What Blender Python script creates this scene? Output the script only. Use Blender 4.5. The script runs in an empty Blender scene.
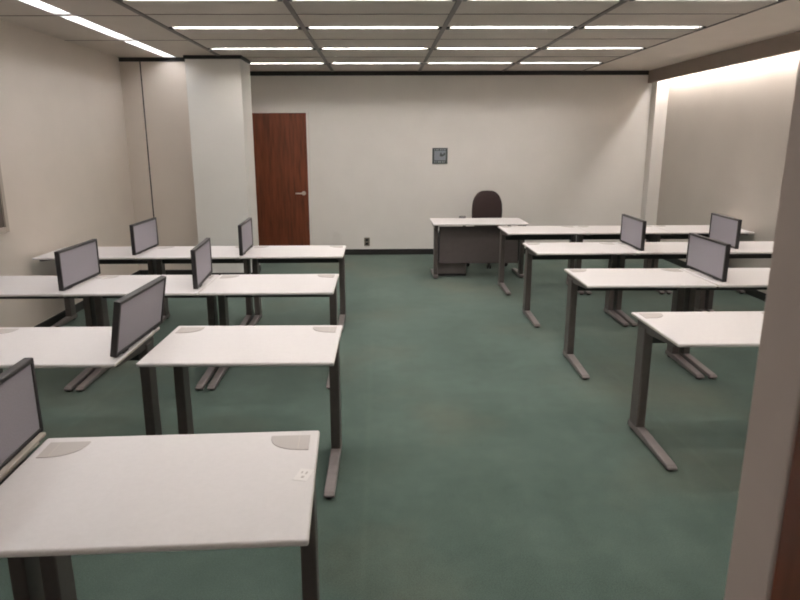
import bpy, bmesh, math, random
from mathutils import Vector, Matrix
random.seed(7)
scene = bpy.context.scene
C = scene.collection
R = math.radians

# ------------------------------------------------------------------ materials
def mat(name, col, rough=.5, metal=0., noise=0., nscale=40., bump=0., bscale=200., spec=.5, stretch=None):
    m = bpy.data.materials.new(name); m.use_nodes = True
    nt = m.node_tree; b = nt.nodes['Principled BSDF']
    b.inputs['Roughness'].default_value = rough
    b.inputs['Metallic'].default_value = metal
    b.inputs['Specular IOR Level'].default_value = spec
    tc = nt.nodes.new('ShaderNodeTexCoord')
    src = tc.outputs['Object']
    if stretch:
        mp = nt.nodes.new('ShaderNodeMapping'); mp.inputs['Scale'].default_value = stretch
        nt.links.new(src, mp.inputs['Vector']); src = mp.outputs['Vector']
    n = nt.nodes.new('ShaderNodeTexNoise'); n.inputs['Scale'].default_value = nscale; n.inputs['Detail'].default_value = 5
    nt.links.new(src, n.inputs['Vector'])
    rp = nt.nodes.new('ShaderNodeValToRGB')
    rp.color_ramp.elements[0].position = .3; rp.color_ramp.elements[1].position = .7
    rp.color_ramp.elements[0].color = tuple(c * (1 - noise) for c in col) + (1,)
    rp.color_ramp.elements[1].color = tuple(min(1, c * (1 + noise)) for c in col) + (1,)
    nt.links.new(n.outputs['Fac'], rp.inputs['Fac']); nt.links.new(rp.outputs['Color'], b.inputs['Base Color'])
    if bump:
        n2 = nt.nodes.new('ShaderNodeTexNoise'); n2.inputs['Scale'].default_value = bscale; n2.inputs['Detail'].default_value = 3
        nt.links.new(src, n2.inputs['Vector'])
        bp = nt.nodes.new('ShaderNodeBump'); bp.inputs['Strength'].default_value = bump; bp.inputs['Distance'].default_value = .002
        nt.links.new(n2.outputs['Fac'], bp.inputs['Height']); nt.links.new(bp.outputs['Normal'], b.inputs['Normal'])
    return m

def emis(name, col, strength):
    m = bpy.data.materials.new(name); m.use_nodes = True
    b = m.node_tree.nodes['Principled BSDF']
    b.inputs['Base Color'].default_value = (.9, .9, .9, 1)
    b.inputs['Emission Color'].default_value = col + (1,)
    b.inputs['Emission Strength'].default_value = strength
    return m

def carpet_mat():
    m = bpy.data.materials.new('green_carpet'); m.use_nodes = True
    nt = m.node_tree; b = nt.nodes['Principled BSDF']; b.inputs['Roughness'].default_value = .95
    b.inputs['Specular IOR Level'].default_value = .1
    b.inputs['Sheen Weight'].default_value = .35; b.inputs['Sheen Roughness'].default_value = .5; b.inputs['Sheen Tint'].default_value = (.55, .62, .56, 1)
    L = nt.links.new
    tc = nt.nodes.new('ShaderNodeTexCoord')
    def noise(scale, detail, stretch=(1, 1, 1)):
        mp = nt.nodes.new('ShaderNodeMapping'); mp.inputs['Scale'].default_value = stretch
        L(tc.outputs['Object'], mp.inputs['Vector'])
        n = nt.nodes.new('ShaderNodeTexNoise'); n.inputs['Scale'].default_value = scale; n.inputs['Detail'].default_value = detail
        L(mp.outputs['Vector'], n.inputs['Vector']); return n.outputs['Fac']
    def ramp(fac, c0, c1, p0=.3, p1=.7):
        r = nt.nodes.new('ShaderNodeValToRGB'); r.color_ramp.elements[0].position = p0; r.color_ramp.elements[1].position = p1
        r.color_ramp.elements[0].color = c0 + (1,); r.color_ramp.elements[1].color = c1 + (1,)
        L(fac, r.inputs['Fac']); return r.outputs['Color']
    def mul(a, bb, f=1.):
        x = nt.nodes.new('ShaderNodeMixRGB'); x.blend_type = 'MULTIPLY'; x.inputs['Fac'].default_value = f
        L(a, x.inputs['Color1']); L(bb, x.inputs['Color2']); return x.outputs['Color']
    base = ramp(noise(1.3, 4), CARPET0, CARPET1)
    wear = ramp(noise(.9, 5, (1.8, .35, 1)), (.74, .77, .75), (1.18, 1.15, 1.14))          # worn walking lanes
    pile = ramp(noise(160, 2), (.78, .78, .78), (1.2, 1.2, 1.2))
    fleck = ramp(noise(9, 3), (.93, .93, .93), (1.06, 1.06, 1.06))
    stain = nt.nodes.new('ShaderNodeMixRGB'); L(base, stain.inputs['Color1']); stain.inputs['Color2'].default_value = (.105, .098, .068, 1)
    L(ramp(noise(.75, 6), (0, 0, 0), (.75, .75, .75), .50, .78), stain.inputs['Fac'])             # brownish worn stains
    c = mul(mul(mul(stain.outputs['Color'], wear), pile), fleck)
    # seams between the carpet widths
    sx = nt.nodes.new('ShaderNodeSeparateXYZ'); L(tc.outputs['Object'], sx.inputs[0])
    def math_(op, a, v=None):
        q = nt.nodes.new('ShaderNodeMath'); q.operation = op
        if hasattr(a, 'links'): L(a, q.inputs[0])
        else: q.inputs[0].default_value = a
        if v is not None: q.inputs[1].default_value = v
        return q.outputs[0]
    fr = math_('FRACT', math_('DIVIDE', math_('ADD', sx.outputs['X'], 8.315), 1.83))
    d = math_('ABSOLUTE', math_('SUBTRACT', fr, .5))
    seam = ramp(d, (1.10, 1.09, 1.08), (1, 1, 1), .0, .012)
    c = mul(c, seam)
    L(c, b.inputs['Base Color'])
    n2 = noise(420, 2)
    bp = nt.nodes.new('ShaderNodeBump'); bp.inputs['Strength'].default_value = .4; bp.inputs['Distance'].default_value = .004
    L(n2, bp.inputs['Height']); L(bp.outputs['Normal'], b.inputs['Normal'])
    return m

CARPET0 = (.050, .079, .067); CARPET1 = (.080, .117, .101)
M = dict(
    carpet=carpet_mat(),
    wall=mat('putty_wall_vinyl', (.78, .745, .71), .6, noise=.02, nscale=3, bump=.08, bscale=300),
    wall_beige=mat('beige_wall_vinyl', (.66, .585, .515), .6, noise=.02, nscale=3, bump=.08, bscale=300),
    wall_grey=mat('pale_grey_wall_paint', (.74, .72, .685), .6, noise=.02, nscale=3, bump=.05, bscale=300),
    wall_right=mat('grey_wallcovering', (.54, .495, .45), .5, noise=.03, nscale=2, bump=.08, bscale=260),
    ceiling=mat('ceiling_panel', (.56, .50, .445), .6, noise=.02, nscale=5, bump=.06, bscale=240),
    plaster=mat('plain_plaster_ceiling', (.75, .67, .60), .6, noise=.02, nscale=4),
    mount=mat('beige_mounting_rail_paint', (.36, .325, .28), .5),
    rail=mat('ceiling_rail_brown', (.12, .10, .09), .45),
    joint=mat('ceiling_joint_brown', (.13, .11, .10), .7),  # dark brown of the thin joints between ceiling panels
    fascia=mat('fascia_taupe', (.26, .21, .18), .5, noise=.04, nscale=5),
    black=mat('black_vinyl', (.012, .012, .011), .5),
    reflector=mat('white_enamel_reflector', (.36, .35, .335), .35),
    top=mat('white_laminate', (.635, .605, .60), .38, noise=.02, nscale=60, spec=.45),
    edge=mat('cream_edge_band', (.52, .475, .42), .45),
    grommet=mat('grey_cable_cover_plastic', (.44, .405, .385), .5),
    metal=mat('taupe_powder_coat', (.100, .084, .078), .42, .2, noise=.06, nscale=30),
    foot=mat('taupe_foot_casting', (.185, .160, .155), .36, .25, noise=.06, nscale=30),
    plastic=mat('black_plastic', (.02, .019, .019), .5),
    frame=mat('charcoal_screen_frame', (.024, .021, .022), .5),
    fabric=mat('lilac_grey_fabric', (.30, .282, .312), .9, noise=.06, nscale=180, bump=.3, bscale=500, spec=.1),
    modesty=mat('brown_grey_panel', (.095, .077, .075), .5, noise=.06, nscale=20),
    cabinet=mat('taupe_cabinet_steel', (.21, .18, .172), .45, noise=.03, nscale=20),
    chair=mat('maroon_brown_upholstery', (.036, .023, .022), .85, noise=.12, nscale=150, bump=.3, bscale=400, spec=.2),
    steel=mat('brushed_steel', (.55, .52, .48), .32, .9),
    doorframe=mat('taupe_door_frame_paint', (.62, .525, .475), .5, noise=.02, nscale=6),
    outlet=mat('bronze_outlet_plate', (.23, .20, .16), .4, .3),
    white=mat('white_plastic', (.70, .67, .655), .4),
    sign_dark=mat('sign_slate_border', (.062, .075, .075), .5),
    sign_field=mat('sign_blue_grey_field', (.25, .27, .31), .5, noise=.08, nscale=60),
    sign_light=mat('sign_pale_lettering', (.36, .39, .41), .5),
    board=mat('dark_brown_board', (.12, .095, .075), .55, noise=.1, nscale=12),
    boardframe=mat('beige_board_frame', (.42, .36, .30), .5),
    tube=emis('fluorescent_tube_glow', (1., .945, .905), 67.),
    tube_cool=emis('cool_fluorescent_tube_glow', (.95, .955, 1.), 36.),
    tube_cove=emis('cove_tube_glow', (1., .955, .92), 64.),
)
def wood_mat():
    m = mat('red_mahogany_veneer', (.155, .042, .018), .38, noise=.35, nscale=5, stretch=(6, 6, .55), spec=.45)
    return m
M['wood'] = wood_mat()

# ------------------------------------------------------------------ mesh helpers
def new(): return bmesh.new()
def box(bm, x0, x1, y0, y1, z0, z1, bev=0., seg=2, mi=0, rot=None):
    """a bevelled box added to bm; rot = (angle, axis, pivot)"""
    b = bmesh.new()
    vs = [b.verts.new(v) for v in ((x0,y0,z0),(x1,y0,z0),(x1,y1,z0),(x0,y1,z0),(x0,y0,z1),(x1,y0,z1),(x1,y1,z1),(x0,y1,z1))]
    for f in ((3,2,1,0),(4,5,6,7),(0,1,5,4),(1,2,6,5),(2,3,7,6),(3,0,4,7)): b.faces.new([vs[i] for i in f])
    if bev: bmesh.ops.bevel(b, geom=b.edges[:], offset=bev, segments=seg, affect='EDGES', profile=.5)
    if rot: bmesh.ops.rotate(b, verts=b.verts[:], cent=rot[2], matrix=Matrix.Rotation(rot[0], 3, rot[1]))
    merge(bm, b, mi)
def merge(bm, b, mi=0):
    mp = {}
    for v in b.verts: mp[v] = bm.verts.new(v.co)
    for f in b.faces:
        nf = bm.faces.new([mp[v] for v in f.verts]); nf.material_index = mi; nf.smooth = f.smooth
    b.free()
def prism(bm, pts, axis, a0, a1, bev=0., seg=2, mi=0):
    """polygon pts extruded along axis ('x','y','z') from a0 to a1"""
    b = bmesh.new()
    def P(u, v, a): return {'x': (a, u, v), 'y': (u, a, v), 'z': (u, v, a)}[axis]
    lo = [b.verts.new(P(u, v, a0)) for u, v in pts]; hi = [b.verts.new(P(u, v, a1)) for u, v in pts]
    n = len(pts)
    b.faces.new(lo[::-1]); b.faces.new(hi)
    for i in range(n): b.faces.new([lo[i], lo[(i+1) % n], hi[(i+1) % n], hi[i]])
    bmesh.ops.recalc_face_normals(b, faces=b.faces[:])
    if bev:
        es = [e for e in b.edges if len(e.link_faces) == 2 and e.calc_face_angle(0) > R(35)]
        bmesh.ops.bevel(b, geom=es, offset=bev, segments=seg, affect='EDGES', profile=.5)
    merge(bm, b, mi)
def tube(bm, p0, p1, r0, r1=None, n=12, mi=0, smooth=True):
    r1 = r0 if r1 is None else r1
    p0, p1 = Vector(p0), Vector(p1); d = (p1 - p0).normalized()
    u = d.orthogonal().normalized(); w = d.cross(u)
    A = []; B = []
    for i in range(n):
        a = 2*math.pi*i/n; q = u*math.cos(a) + w*math.sin(a)
        A.append(bm.verts.new(p0 + q*r0)); B.append(bm.verts.new(p1 + q*r1))
    fs = [bm.faces.new(A[::-1]), bm.faces.new(B)]
    for i in range(n):
        f = bm.faces.new([A[i], A[(i+1) % n], B[(i+1) % n], B[i]]); f.smooth = smooth; fs.append(f)
    for f in fs: f.material_index = mi
def link(name, bm, mats, parent=None, smooth=False):
    bmesh.ops.recalc_face_normals(bm, faces=bm.faces[:])
    me = bpy.data.meshes.new(name); bm.to_mesh(me); bm.free()
    for m in (mats if isinstance(mats, (list, tuple)) else [mats]): me.materials.append(m)
    o = bpy.data.objects.new(name, me); C.objects.link(o)
    if parent: o.parent = parent
    if smooth:
        for f in me.polygons: f.use_smooth = True
    return o
def empty(name, label, cat, loc=(0,0,0), rz=0., group=None):
    o = bpy.data.objects.new(name, None); C.objects.link(o); o.empty_display_size = .1
    o.location = loc; o.rotation_euler = (0, 0, rz); tag(o, label, cat, group); return o
def tag(o, label, cat, group=None):
    o['label'] = label; o['category'] = cat
    if group: o['group'] = group
    return o
def dup(root, label, loc, rz=0., group=None):
    r = root.copy(); C.objects.link(r); r.scale = (1, 1, 1); r.location = loc; r.rotation_euler = (0, 0, rz); r['label'] = label
    if group: r['group'] = group
    for ch in list(root.children):
        c = ch.copy(); C.objects.link(c); c.parent = r
        for g in list(ch.children):
            d = g.copy(); C.objects.link(d); d.parent = c
    return r
def struct(name, bm, m, parent=None):
    o = link(name, bm, m, parent); o['kind'] = 'structure'; return o

# ------------------------------------------------------------------ room shell
XL, XR, YB, YF, H = -3.14, 4.178, 9.90, .62, 2.692
XA, YA = -2.29, 8.32            # wall beside the pillar
PX0, PX1, PY0, PY1 = -2.29, -1.635, 8.10, 8.66
FX = 3.93                       # light cove fascia
bm = new(); box(bm, XL-.3, XR+.3, -1.6, YB+.2, -.08, 0); struct('floor', bm, M['carpet'])
bm = new(); box(bm, XL-.12, XL, YF-.12, YB+.12, 0, H+.2); struct('wall_left', bm, M['wall_beige'])
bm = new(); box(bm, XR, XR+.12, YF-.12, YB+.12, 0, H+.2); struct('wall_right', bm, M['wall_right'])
bm = new(); box(bm, XL, XR, YB, YB+.12, 0, H+.2); struct('wall_back', bm, M['wall'])
bm = new()                     # wall of the alcove, two panels with a dark joint
box(bm, XL, -2.905, YA, YA+.08, 0, H); box(bm, -2.885, XA+.02, YA, YA+.08, 0, H); box(bm, -2.905, -2.885, YA+.015, YA+.07, 0, H, mi=1)
struct('wall_alcove', bm, [M['wall_beige'], M['black']])
bm = new(); box(bm, PX0, PX1, PY0, PY1, 0, H, .006); struct('trim_pillar', bm, M['wall_grey'])
bm = new(); box(bm, 4.0, XR, 9.72, YB, 0, H, .004); struct('trim_pilaster', bm, M['wall'])
# front wall with the doorway the view is taken from
D0, D1, DT = -.56, .382, 2.13
bm = new()
box(bm, XL, D0-.05, YF-.12, YF-.01, 0, H); box(bm, D1+.05, XR, YF-.12, YF-.01, 0, H); box(bm, D0-.05, D1+.05, YF-.12, YF-.01, DT+.05, H)
struct('wall_front', bm, M['wall'])
# black reveal under the ceiling and black skirting
n = [0]
def reveal(x0, x1, y0, y1, z0=H-.062, z1=H, mname='black'):
    n[0] += 1; bm = new(); box(bm, x0, x1, y0, y1, z0, z1); return struct('trim_%d' % n[0], bm, M[mname])
reveal(XL, FX, YB-.012, YB); reveal(XL, PX0, YA-.012, YA, H-.045)
reveal(PX0-.012, PX1+.012, PY0-.012, PY0, H-.042); reveal(PX1, PX1+.012, PY0, PY1, H-.042)
def base(side, x0, x1, y0, y1):
    bm = new(); box(bm, x0, x1, y0, y1, 0, .085, .003); struct('baseboard_' + side, bm, M['black'])
base('back', -1.04, 4.0, YB-.014, YB); base('left', XL, XL+.014, YF, YA); base('right', XR-.014, XR, YF, 9.72)
base('alcove', XL, PX0, YA-.014, YA); base('pillar', PX0-.014, PX1+.014, PY0-.014, PY1)
base('pilaster', 3.986, XR-.014, 9.706, 9.72)

# ceiling with openings for the recessed strip lights
rails = [-1.887, -.674, .583, 1.792, 2.956]
rows = [2.31, 3.66, 5.00, 6.215, 7.563, 8.935]
HW = .052                                          # half width of a light slot
strip_x, SH = -2.51, .07
strip_y = [(1.60, 2.91), (2.95, 4.26), (4.30, 5.58), (5.66, 6.91), (6.99, 8.27)]
holes = [(a+.035, b-.035, y-HW, y+HW) for y in rows for a, b in zip(rails, rails[1:])] + [(strip_x-SH, strip_x+SH, a, b) for a, b in strip_y]
xs = sorted({round(v, 4) for h in holes for v in h[:2]} | {XL, XR, rails[-1]}); ys = sorted({round(v, 4) for h in holes for v in h[2:]} | {YF-.1, YB})
bm = new(); grid = {(i, j): bm.verts.new((x, y, H)) for i, x in enumerate(xs) for j, y in enumerate(ys)}
for i in range(len(xs)-1):
    for j in range(len(ys)-1):
        cx, cy = (xs[i]+xs[i+1])/2, (ys[j]+ys[j+1])/2
        if any(a < cx < b and c < cy < d for a, b, c, d in holes): continue
        bm.faces.new([grid[i, j], grid[i, j+1], grid[i+1, j+1], grid[i+1, j]]).material_index = int(cx > rails[-1])
struct('ceiling', bm, [M['ceiling'], M['plaster']])
for x in rails:
    reveal(x-(.02 if x < 2.9 else .008), x+(.02 if x < 2.9 else .008), YF, YB-.012, H-.008, H+.004, 'rail')
for y in (1.6, 2.95, 4.30, 5.58, 6.89, 8.28):
    y1 = y + (.05 if 5.5 < y < 7 else 0)
    reveal(-1.87, 2.945, y-.006, y+.006, H-.003, H+.004, 'joint')
    reveal(XL, -1.92, y1-.006, y1+.006, H-.003, H+.004, 'joint')
# clips where the strip lights meet a rail
# fascia of the light cove
bm = new(); box(bm, FX, FX+.05, YF, YB-.0, 2.518, H, .004); struct('trim_fascia', bm, M['fascia'])

# ------------------------------------------------------------------ strip lights
def make_strip(name, L, hw, depth, tubemat, label, group, axis):
    """a recessed strip light with white trough, tube and end clips, length along axis"""
    e = empty(name, label, 'ceiling light', group=group)
    z1 = depth; t = .006
    def bx(bm, l0, l1, w0, w1, za, zb, mi=0, bev=0):
        if axis == 'x': box(bm, l0, l1, w0, w1, za, zb, bev, mi=mi)
        else: box(bm, w0, w1, l0, l1, za, zb, bev, mi=mi)
    bm = new()
    bx(bm, -L/2, L/2, -hw-t, -hw, 0, z1); bx(bm, -L/2, L/2, hw, hw+t, 0, z1); bx(bm, -L/2, L/2, -hw-t, hw+t, z1, z1+t)
    bx(bm, -L/2-t, -L/2, -hw-t, hw+t, 0, z1+t); bx(bm, L/2, L/2+t, -hw-t, hw+t, 0, z1+t)
    link('trough', bm, M['reflector'], e)
    for w0 in (-.36*hw, .36*hw):
        bm = new(); a, b = (-L/2+.03, w0, z1-.018), (L/2-.03, w0, z1-.018)
        if axis == 'y': a, b = (w0, a[0], a[2]), (w0, b[0], b[2])
        tube(bm, a, b, .0105, n=8); link('lamp_tube', bm, tubemat, e)
    bm = new()
    for k in range(1, 24):                                     # thin cross blades high in the trough
        l = -L/2 + L*k/24
        bx(bm, l-.001, l+.001, -hw, hw, .012, .028)
    link('louver', bm, M['reflector'], e)
    if axis == 'x':
        for s in (-1, 1):
            bm = new(); bx(bm, s*(L/2-.002)-.016, s*(L/2-.002)+.016, -.045, .045, -.012, .004, bev=.003); link('clip', bm, M['black'], e)
    return e
ord_row = {5: 'row nearest the back wall', 4: 'second row from back wall', 3: 'third row from back wall', 2: 'row cut by photo top'}
ord_bay = {0: 'leftmost bay', 1: 'left centre bay', 2: 'right centre bay', 3: 'rightmost bay'}
proto = {}
for r, y in enumerate(rows):
    for k, (a, b) in enumerate(zip(rails, rails[1:])):
        L = b-a-.07
        lab = 'recessed ceiling strip light, %s, %s' % (ord_row[r], ord_bay[k]) if r > 1 else 'recessed strip light in the ceiling above the nearest desks'
        e = make_strip('strip_light', L, HW, .056, M['tube'], lab, 'recessed strip lights across the ceiling', 'x')
        e.location = ((a+b)/2, y, H)
labs = ['slim strip light beside the left wall, above the nearest desks'] * 2 + [
    'slim cool white strip light beside the left wall, cut by the top of the photo',
    'slim cool white strip light beside the left wall, middle one in view',
    'slim cool white strip light beside the left wall, ending at the alcove']
for (a, b), lab in zip(strip_y, labs):
    e = make_strip('wall_strip_light', b-a, SH, .070, M['tube_cool'], lab, 'strip lights along the left wall', 'y')
    e.location = (strip_x, (a+b)/2, H)
for k in range(7):                                              # cove battens hidden behind the fascia
    y0 = .9 + k*1.26
    e = empty('cove_light', 'batten light hidden behind the taupe fascia along the right wall', 'cove light', (4.0, y0+.6, H), group='cove lights above the right wall')
    bm = new(); box(bm, -.04, .04, -.6, .6, -.03, 0, .004); link('batten', bm, M['reflector'], e)
    bm = new(); tube(bm, (.05, -.58, -.05), (.05, .58, -.05), .016, n=8); link('lamp_tube', bm, M['tube_cove'], e)

# ------------------------------------------------------------------ door in the back wall
d = empty('door_1', 'reddish brown wooden door with lever handle in the back wall', 'door', (-1.535, YB, 0)); d['kind'] = 'structure'
bm = new(); box(bm, -.455, .455, -.02, -.002, .01, 2.11, .002); o = link('door_leaf', bm, M['wood'], d)
bm = new(); box(bm, .455, .49, -.026, -.001, 0, 2.13, .002); box(bm, -.49, -.455, -.026, -.001, 0, 2.13, .002); box(bm, -.49, .49, -.026, -.001, 2.11, 2.13, .002)
link('door_frame', bm, M['wall'], d)
bm = new(); tube(bm, (.385, -.02, .945), (.385, -.032, .945), .032, n=20); tube(bm, (.385, -.03, .945), (.385, -.065, .945), .011)
box(bm, .265, .398, -.078, -.058, .934, .956, .008); link('lever_handle', bm, M['steel'], d)

# doorway the view is taken from: steel frame and open leaf at the right
f = empty('door_2', 'taupe steel door frame standing close at the right of view', 'door frame', (D1, YF, 0)); f['kind'] = 'structure'
bm = new(); box(bm, 0, .05, -.072, 0, 0, DT, .003); box(bm, D0-D1-.05, D0-D1, -.085, 0, 0, DT, .003); box(bm, D0-D1-.05, .05, -.085, 0, DT, DT+.05, .003)
box(bm, .043, .05, -.13, -.072, 0, DT); link('door_frame', bm, M['doorframe'], f)
d = empty('door_3', 'red wooden door leaf standing open at the right edge of view', 'door', (D1, YF-.073, 0)); d['kind'] = 'structure'
bm = new(); box(bm, .0, .042, -.91, -.002, .01, 2.12, .002); link('door_leaf', bm, M['wood'], d)
bm = new(); tube(bm, (0, -.84, .95), (-.014, -.84, .95), .03, n=16); tube(bm, (-.01, -.84, .95), (-.05, -.84, .95), .01); box(bm, -.062, -.044, -.85, -.72, .94, .96, .006)
link('lever_handle', bm, M['steel'], d)

# ------------------------------------------------------------------ student desks
W, D, T, TH = .915, .630, .710, .020
def make_desk():
    e = empty('training_desk', '', 'desk', group='white training desks')
    bm = new(); box(bm, -W/2, W/2, -D/2, D/2, T-TH, T, .008, 4)
    bmesh.ops.recalc_face_normals(bm, faces=bm.faces[:])
    for fc in bm.faces:
        if abs(fc.normal.x) > .9: fc.material_index = 1
    link('tabletop', bm, [M['top'], M['edge']], e)
    for s in (-1, 1):                                            # quarter-round cable covers in the rear corners
        x0, y0, wx, wy = s*(W/2-.03), D/2-.042, -s*.130, -.105
        pts = [(x0, y0)]
        for k in range(13):
            a = math.pi/2*k/12; pts.append((x0 + wx*math.sin(a)**.8 if k else x0, y0 + wy*math.cos(a)**.8 if k < 12 else y0))
        bm = new(); prism(bm, pts, 'z', T-.004, T+.0025, .0008, 1)
        box(bm, x0+wx*.27-.0008, x0+wx*.27+.0008, y0+wy*.93, y0, T, T+.003, mi=1)
        g = link('cable_cover', bm, [M['grommet'], M['edge']], e); g['label'] = 'grey quarter-round cable cover'
    for s in (-1, 1):
        xc = s*(W/2-.040)
        bm = new(); prism(bm, [(.123, .045), (.238, .045), (.232, .66), (.130, .66)], 'x', xc-.026, xc+.026, .007, 2)
        leg = link('leg', bm, M['metal'], e)
        bm = new()
        prism(bm, [(.250, .016), (.250, .052), (.225, .058), (.10, .056), (-.20, .040), (-.293, .036), (-.316, .026), (-.316, .014)], 'x', xc-.027, xc+.027, .006, 2)
        link('foot', bm, M['foot'], leg)
        for yy in (.215, -.28):
            bm = new(); tube(bm, (xc, yy, .001), (xc, yy, .017), .021, .019, 14); link('glide', bm, M['plastic'], leg)
        bm = new(); box(bm, xc-.024, xc+.024, .242, .262, .012, .05, .005); link('end_cap', bm, M['plastic'], leg)
        bm = new(); prism(bm, [(-.235, .665), (-.235, T-TH), (.262, T-TH), (.262, .635), (.08, .635)], 'x', xc-.018, xc+.018, .003, 1)
        link('support_arm', bm, M['metal'], leg)
    bm = new(); box(bm, -W/2+.068, W/2-.068, .150, .180, .565, .650, .004); link('crossbeam', bm, M['plastic'], e)
    return e
GD = 'white training desks'
desks = [   # left edge x, front edge y, rotation, label
 ('L1',  -.672-W/2, 1.768-D/2, 2.6, 'nearest white desk at lower left, with a small sticker by its right edge'),
 ('L1a', -1.618-W/2, 1.728-D/2, 2.9, 'white desk cut off at the lower left corner, behind the nearest divider screen'),
 ('L2a', -2.140, 2.838, 0, 'white desk cut by the left photo edge, its divider screen overlooking the gap'),
 ('L2b', -1.130, 2.838, -.6, 'white desk in the second left row, standing alone past a gap'),
 ('L3a', -3.071, 4.272, 0, 'white desk by the left wall in the third left row'),
 ('L3b', -2.153, 4.272, 0, 'white desk between two divider screens in the third left row'),
 ('L3c', -1.235, 4.272, 0, 'white desk on the aisle in the third left row'),
 ('L4a', -3.083, 5.685, 0, 'white desk by the left wall in the furthest left row'),
 ('L4b', -2.166, 5.685, 0, 'white desk between two divider screens in front of the pale pillar'),
 ('L4c', -1.249, 5.685, 0, 'white desk on the aisle in front of the red door'),
 ('R1',  1.490, 3.070, 0, 'nearest white desk on the right, partly behind the door frame'),
 ('R2a', 1.460, 4.415, -.8, 'white desk on the aisle in the second right row'),
 ('R2b', 2.385, 4.410, 0, 'white desk right of the near divider screen, cut by the door frame'),
 ('R3a', 1.424, 5.784, 0, 'white desk on the aisle in the third right row'),
 ('R3b', 2.340, 5.784, 0, 'white desk between the two screens in the third right row'),
 ('R3c', 3.2556, 5.784, 0, 'white desk against the grey right wall in the third right row'),
 ('R4a', 1.407, 7.091, 0, 'white desk on the aisle in the furthest right row, overlapping the teacher desk'),
 ('R4b', 2.325, 7.091, 0, 'middle white desk in the furthest right row, without screens'),
 ('R4c', 3.243, 7.091, 0, 'white desk in the furthest right row touching the grey right wall'),
]
pd = make_desk()
for i, (key, x, y, a, lab) in enumerate(desks):
    loc = (x+W/2, y+D/2, 0)
    if i == 0: pd.location = loc; pd.rotation_euler.z = R(a); pd['label'] = lab; pd.scale = (1.025, 1.04, 1)
    else: dup(pd, lab, loc, R(a))

# ------------------------------------------------------------------ divider screens, standing on the desk edges
SL, SHt = .60, .274
def make_screen():
    e = empty('divider_screen', '', 'divider screen', group='fabric divider screens on the desks')
    b = .017; z0 = .0015; hx = .016
    bm = new()
    box(bm, -hx, hx, -SL/2, -SL/2+b, z0, SHt, .004); box(bm, -hx, hx, SL/2-b, SL/2, z0, SHt, .004)
    box(bm, -hx, hx, -SL/2+b-.003, SL/2-b+.003, z0, z0+b, .004); box(bm, -hx, hx, -SL/2+b-.003, SL/2-b+.003, SHt-b, SHt, .004)
    link('frame', bm, M['frame'], e)
    bm = new(); box(bm, -.011, .011, -SL/2+b-.002, SL/2-b+.002, z0+b-.002, SHt-b+.002, .003); link('fabric_panel', bm, M['fabric'], e)
    for yy in (-.2, .2):
        bm = new(); box(bm, -.022, .022, yy-.03, yy+.03, .0005, .008, .003); link('clamp', bm, M['plastic'], e)
    return e
screens = [
 (-1.190, 1.820, 2.9, 'grey divider screen cut by the left photo edge, beside the nearest desk'),
 (-1.250, 3.205, -2.0, 'largest whole grey divider screen, left row two, overlooking a gap'),
 (-2.180, 4.635, -.5, 'grey divider screen near the left wall in the third left row'),
 (-1.300, 4.665, 4.5, 'grey divider screen by the aisle desk in the third left row'),
 (-2.208, 6.065, -1.0, 'grey divider screen before the alcove in the furthest left row'),
 (-1.252, 6.010, 2.0, 'narrow looking grey divider screen just left of the red door'),
 (2.466, 4.790, -1.0, 'nearest and largest grey divider screen on the right side of the aisle'),
 (2.425, 6.160, -2.0, 'smaller grey divider screen in front of the right pilaster'),
 (3.345, 6.220, -4, 'grey divider screen against the grey right wall, behind another screen'),
]
ps = make_screen()
for i, (x, y, a, lab) in enumerate(screens):
    loc = (x, y, T + .0032)
    if i == 0: ps.location = loc; ps.rotation_euler.z = R(a); ps['label'] = lab
    else:
        q = dup(ps, lab, loc, R(a))
        if i == 1: q.rotation_euler.y = R(10); q.location.z += .004      # this one leans towards the aisle
bm = new(); box(bm, .019, .040, -.30, .265, .0005, .012, .003); o = link('mounting_rail', bm, M['mount'], ps); o['label'] = 'cream mounting rail'
# paper sticker with a dark mark on the nearest desk
bm = new(); box(bm, -.021, .021, -.036, .036, 0, .0012, .0004, 1)
box(bm, -.002, .007, -.020, -.008, .0011, .0016, mi=2); box(bm, -.011, -.006, .006, .018, .0011, .0016, mi=2); box(bm, .003, .009, .004, .020, .0011, .0016, mi=2)
o = link('paper_sticker', bm, [M['white'], M['plastic'], M['grommet']]); o.location = (-.240, 1.797, T+.0003); o.rotation_euler.z = R(-14)
tag(o, 'small white paper sticker on the nearest desk', 'sticker')

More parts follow.
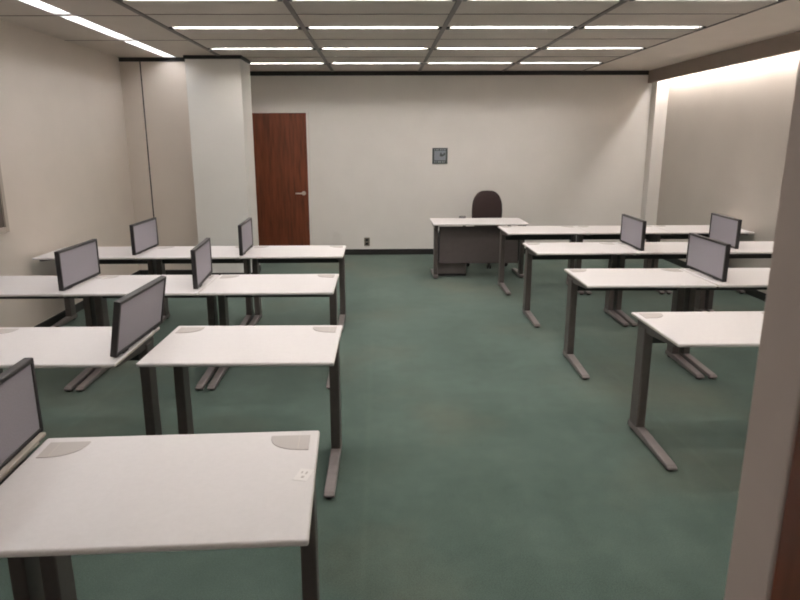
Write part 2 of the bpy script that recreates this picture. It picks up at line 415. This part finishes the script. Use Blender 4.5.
# ------------------------------------------------------------------ teacher desk
TY0, TY1, TX0, TX1 = 7.935, 8.570, .655, 1.838
t = empty('teacher_desk', 'wide white desk with brown front panel by the back wall', 'desk', ((TX0+TX1)/2, (TY0+TY1)/2, 0))
hw, hd = (TX1-TX0)/2, (TY1-TY0)/2
bm = new(); box(bm, -hw, hw, -hd, hd, T-TH, T, .007, 3); link('tabletop', bm, M['top'], t)
bm = new(); box(bm, -hw+.085, hw-.085, -.165, -.145, .19, .66, .003); link('front_panel', bm, M['modesty'], t)
for s in (-1, 1):
    xc = s*(hw-.045)
    bm = new(); box(bm, xc-.024, xc+.024, -.20, -.09, .045, .665, .007); leg = link('leg', bm, M['metal'], t)
    bm = new(); prism(bm, [(-.225, .012), (-.225, .045), (-.19, .056), (.20, .048), (.29, .036), (.30, .014)], 'x', xc-.03, xc+.03, .007, 2); link('foot', bm, M['foot'], leg)
    for yy in (-.19, .265):
        bm = new(); tube(bm, (xc, yy, .001), (xc, yy, .016), .022, .02, 14); link('glide', bm, M['plastic'], leg)
    bm = new(); box(bm, xc-.02, xc+.02, -.27, .27, .640, T-TH, .004); link('support_arm', bm, M['metal'], leg)
    bm = new(); box(bm, s*(hw-.088)-.008, s*(hw-.088)+.008, -.172, -.14, .22, .60, .002); link('panel_bracket', bm, M['plastic'], leg)
# drawer pedestal under it
pdl = empty('drawer_pedestal', 'low taupe drawer cabinet on the floor under the teacher desk', 'drawer cabinet', (.922, 8.385, 0))
bm = new(); box(bm, -.19, .19, -.17, .17, .03, .52, .006); link('body', bm, M['cabinet'], pdl)
for k, (za, zb) in enumerate(((.05, .20), (.205, .355), (.36, .51))):
    bm = new(); box(bm, -.18, .18, .165, .185, za, zb, .004); dr = link('drawer', bm, M['cabinet'], pdl)
    bm = new(); box(bm, -.06, .06, .184, .198, zb-.045, zb-.03, .004); link('handle', bm, M['plastic'], dr)
bm = new(); box(bm, -.185, .185, -.165, .165, 0, .032, .002); link('plinth', bm, M['plastic'], pdl)

# ------------------------------------------------------------------ office chair
ch = empty('office_chair', 'dark maroon office chair with rounded back behind the teacher desk', 'chair', (1.482, 8.97, 0), R(-8))
def cushion(outline, prof, place):
    """outline(a) -> (u, v) closed curve; prof = [(scale, depth)...]; place(u, v, d) -> xyz"""
    bm = new(); N = 40; rings = []
    for s, dd in prof:
        rings.append([bm.verts.new(place(*[c*s for c in outline(2*math.pi*i/N)], dd)) for i in range(N)])
    for a, b in zip(rings, rings[1:]):
        for i in range(N): bm.faces.new([a[i], a[(i+1) % N], b[(i+1) % N], b[i]])
    bm.faces.new(rings[0][::-1]); bm.faces.new(rings[-1]); return bm
def sup(a, w, h, p):
    c, s = math.cos(a), math.sin(a)
    return w*abs(c)**p*(1 if c > 0 else -1), h*abs(s)**p*(1 if s > 0 else -1)
def back_outline(a):
    u, v = sup(a, .5, .5, .62); return u*(.425 if v < 0 else .425-.07*(2*v)**2), v*.54
pr = [(.55, -.050), (.80, -.048), (.92, -.040), (.985, -.022), (1., 0), (.985, .018), (.9, .028), (.5, .034)]
bm = cushion(back_outline, pr, lambda u, v, d: (u, .16 + d + .45*u*u*-1 + .10*(v+.2)**2 + .12*v, .755 + v))
link('backrest', bm, M['chair'], ch, True)
bm = cushion(lambda a: sup(a, .245, .235, .6), [(.5, .022), (.8, .022), (.93, .018), (.99, .004), (1., -.02), (.97, -.04), (.8, -.05)], lambda u, v, d: (u, v - .06, .455 + d - .5*max(0, -v-.15)**2))
link('seat', bm, M['chair'], ch, True)
bm = new(); tube(bm, (0, 0, .10), (0, 0, .28), .028); tube(bm, (0, 0, .26), (0, 0, .40), .018); box(bm, -.10, .10, -.14, .12, .385, .41, .006); link('gas_column', bm, M['plastic'], ch)
bm = new(); prism(bm, [(.06, .385), (.17, .385), (.22, .45), (.20, .72), (.17, .72), (.19, .46), (.15, .41), (.06, .41)], 'x', -.03, .03, .004, 1); link('back_bar', bm, M['plastic'], ch)
for s, zt in ((-1, .672), (1, .61)):
    bm = new(); box(bm, s*.31-.022, s*.31+.022, .0, .045, .42, zt-.02, .006); box(bm, min(s*.10, s*.32), max(s*.10, s*.32), .0, .045, .40, .425, .004)
    arm = link('armrest', bm, M['plastic'], ch)
    bm = new(); box(bm, s*.34-.05, s*.34+.05, -.09, .15, zt-.028, zt, .012, 3); link('arm_pad', bm, M['plastic'], arm)
for k in range(5):
    a = R(-82 + 72*k); c, s = math.cos(a), math.sin(a)
    bm = new()
    prism(bm, [(.02, .075), (.02, .125), (.06, .12), (.27, .085), (.30, .075), (.30, .062), (.26, .06)], 'y', -.022, .022, .006, 2)
    bmesh.ops.rotate(bm, verts=bm.verts[:], cent=(0, 0, 0), matrix=Matrix.Rotation(a, 3, 'Z'))
    lg = link('base_leg', bm, M['plastic'], ch)
    bm = new(); q = Vector((c*.285, s*.285, 0)); tn = Vector((-s, c, 0)); 
    for sg in (-1, 1): tube(bm, q + tn*sg*.008 + Vector((0, 0, .028)), q + tn*sg*.026 + Vector((0, 0, .028)), .0275, n=16)
    tube(bm, q + Vector((0, 0, .03)), q + Vector((0, 0, .066)), .009); link('caster', bm, M['plastic'], lg)

# ------------------------------------------------------------------ things on the walls
s = empty('wall_sign', 'small square dark bordered notice on the back wall', 'sign', (.899, YB, 1.487))
bm = new(); box(bm, -.114, .114, -.012, -.0005, -.116, .116, .003); link('sign_plate', bm, M['sign_dark'], s)
bm = new(); box(bm, -.086, .086, -.0145, -.0115, -.064, .074, .001); link('field', bm, M['sign_field'], s)
bm = new()
for k, (wd) in enumerate((.012, .020, .010, .016, .014, .018)):
    x = -.085 + k*.030; box(bm, x, x+wd, -.0142, -.0118, .083, .101)
for k, (wd) in enumerate((.018, .012, .020, .014, .018, .010)):
    x = -.085 + k*.030; box(bm, x, x+wd, -.0142, -.0118, -.098, -.078)
link('lettering', bm, M['sign_light'], s)
bm = new(); prism(bm, [(-.004, -.002), (.03, -.012), (.076, .012), (.080, .04), (.060, .052), (.052, .028), (.03, .022), (.022, .05), (.004, .046)], 'y', -.0158, -.0140); link('dark_mark', bm, M['sign_dark'], s)

s = empty('wall_outlet', 'small bronze power outlet low on the back wall', 'power outlet', (-.207, YB, .198))
bm = new(); box(bm, -.043, .043, -.008, -.0005, -.064, .064, .003); link('plate', bm, M['outlet'], s)
for z in (-.028, .028):
    bm = new(); box(bm, -.022, .022, -.011, -.007, z-.018, z+.018, .004); link('socket', bm, M['plastic'], s)
bm = new(); box(bm, -.03, .03, -.022, -.0005, .066, .084, .004); link('top_highlight', bm, M['white'], s)  # bright highlight along the outlet's top, built as a white bar

s = empty('wall_board', 'dark board in beige frame on the left wall, cut by the photo edge', 'board', (XL, 4.646, 1.494))
bm = new(); box(bm, .001, .012, -.78, .78, -.48, .48); link('panel', bm, M['board'], s)
bm = new()
for a in ((-.82, -.775, -.52, .52), (.775, .82, -.52, .52), (-.776, .776, -.52, -.475), (-.776, .776, .475, .52)): box(bm, .001, .026, *a, .003)
link('frame', bm, M['boardframe'], s)

# ------------------------------------------------------------------ camera, world, view
cam = bpy.data.cameras.new('camera'); co = bpy.data.objects.new('camera', cam); C.objects.link(co); scene.camera = co
cam.sensor_width = 36; cam.lens = 646.55/800*36; cam.shift_x = 10.656/800; cam.clip_start = .05
pitch, yaw, roll = R(13.779), R(.784), R(-.20)
fw = Vector((math.sin(yaw)*math.cos(pitch), math.cos(yaw)*math.cos(pitch), -math.sin(pitch)))
rt = Vector((math.cos(yaw), -math.sin(yaw), 0)); up = rt.cross(fw)
rt2 = rt*math.cos(roll) + up*math.sin(roll); up2 = up*math.cos(roll) - rt*math.sin(roll)
mtx = Matrix((rt2, up2, -fw)).transposed().to_4x4(); mtx.translation = (0, 0, 1.7); co.matrix_world = mtx
cam.dof.use_dof = True; cam.dof.focus_distance = 4.2; cam.dof.aperture_fstop = 11.
w = bpy.data.worlds.new('world'); scene.world = w; w.use_nodes = True
w.node_tree.nodes['Background'].inputs['Color'].default_value = (1, .93, .86, 1)
w.node_tree.nodes['Background'].inputs['Strength'].default_value = .25
scene.view_settings.view_transform = 'Standard'; scene.view_settings.look = 'None'
scene.view_settings.exposure = 0.; scene.view_settings.gamma = 1.; scene.view_settings.use_curve_mapping = False
scene.cycles.use_denoising = True; scene.cycles.max_bounces = 10; scene.cycles.diffuse_bounces = 6
scene.cycles.caustics_reflective = False; scene.cycles.sample_clamp_indirect = 10.
scene.cycles.filter_width = 1.9
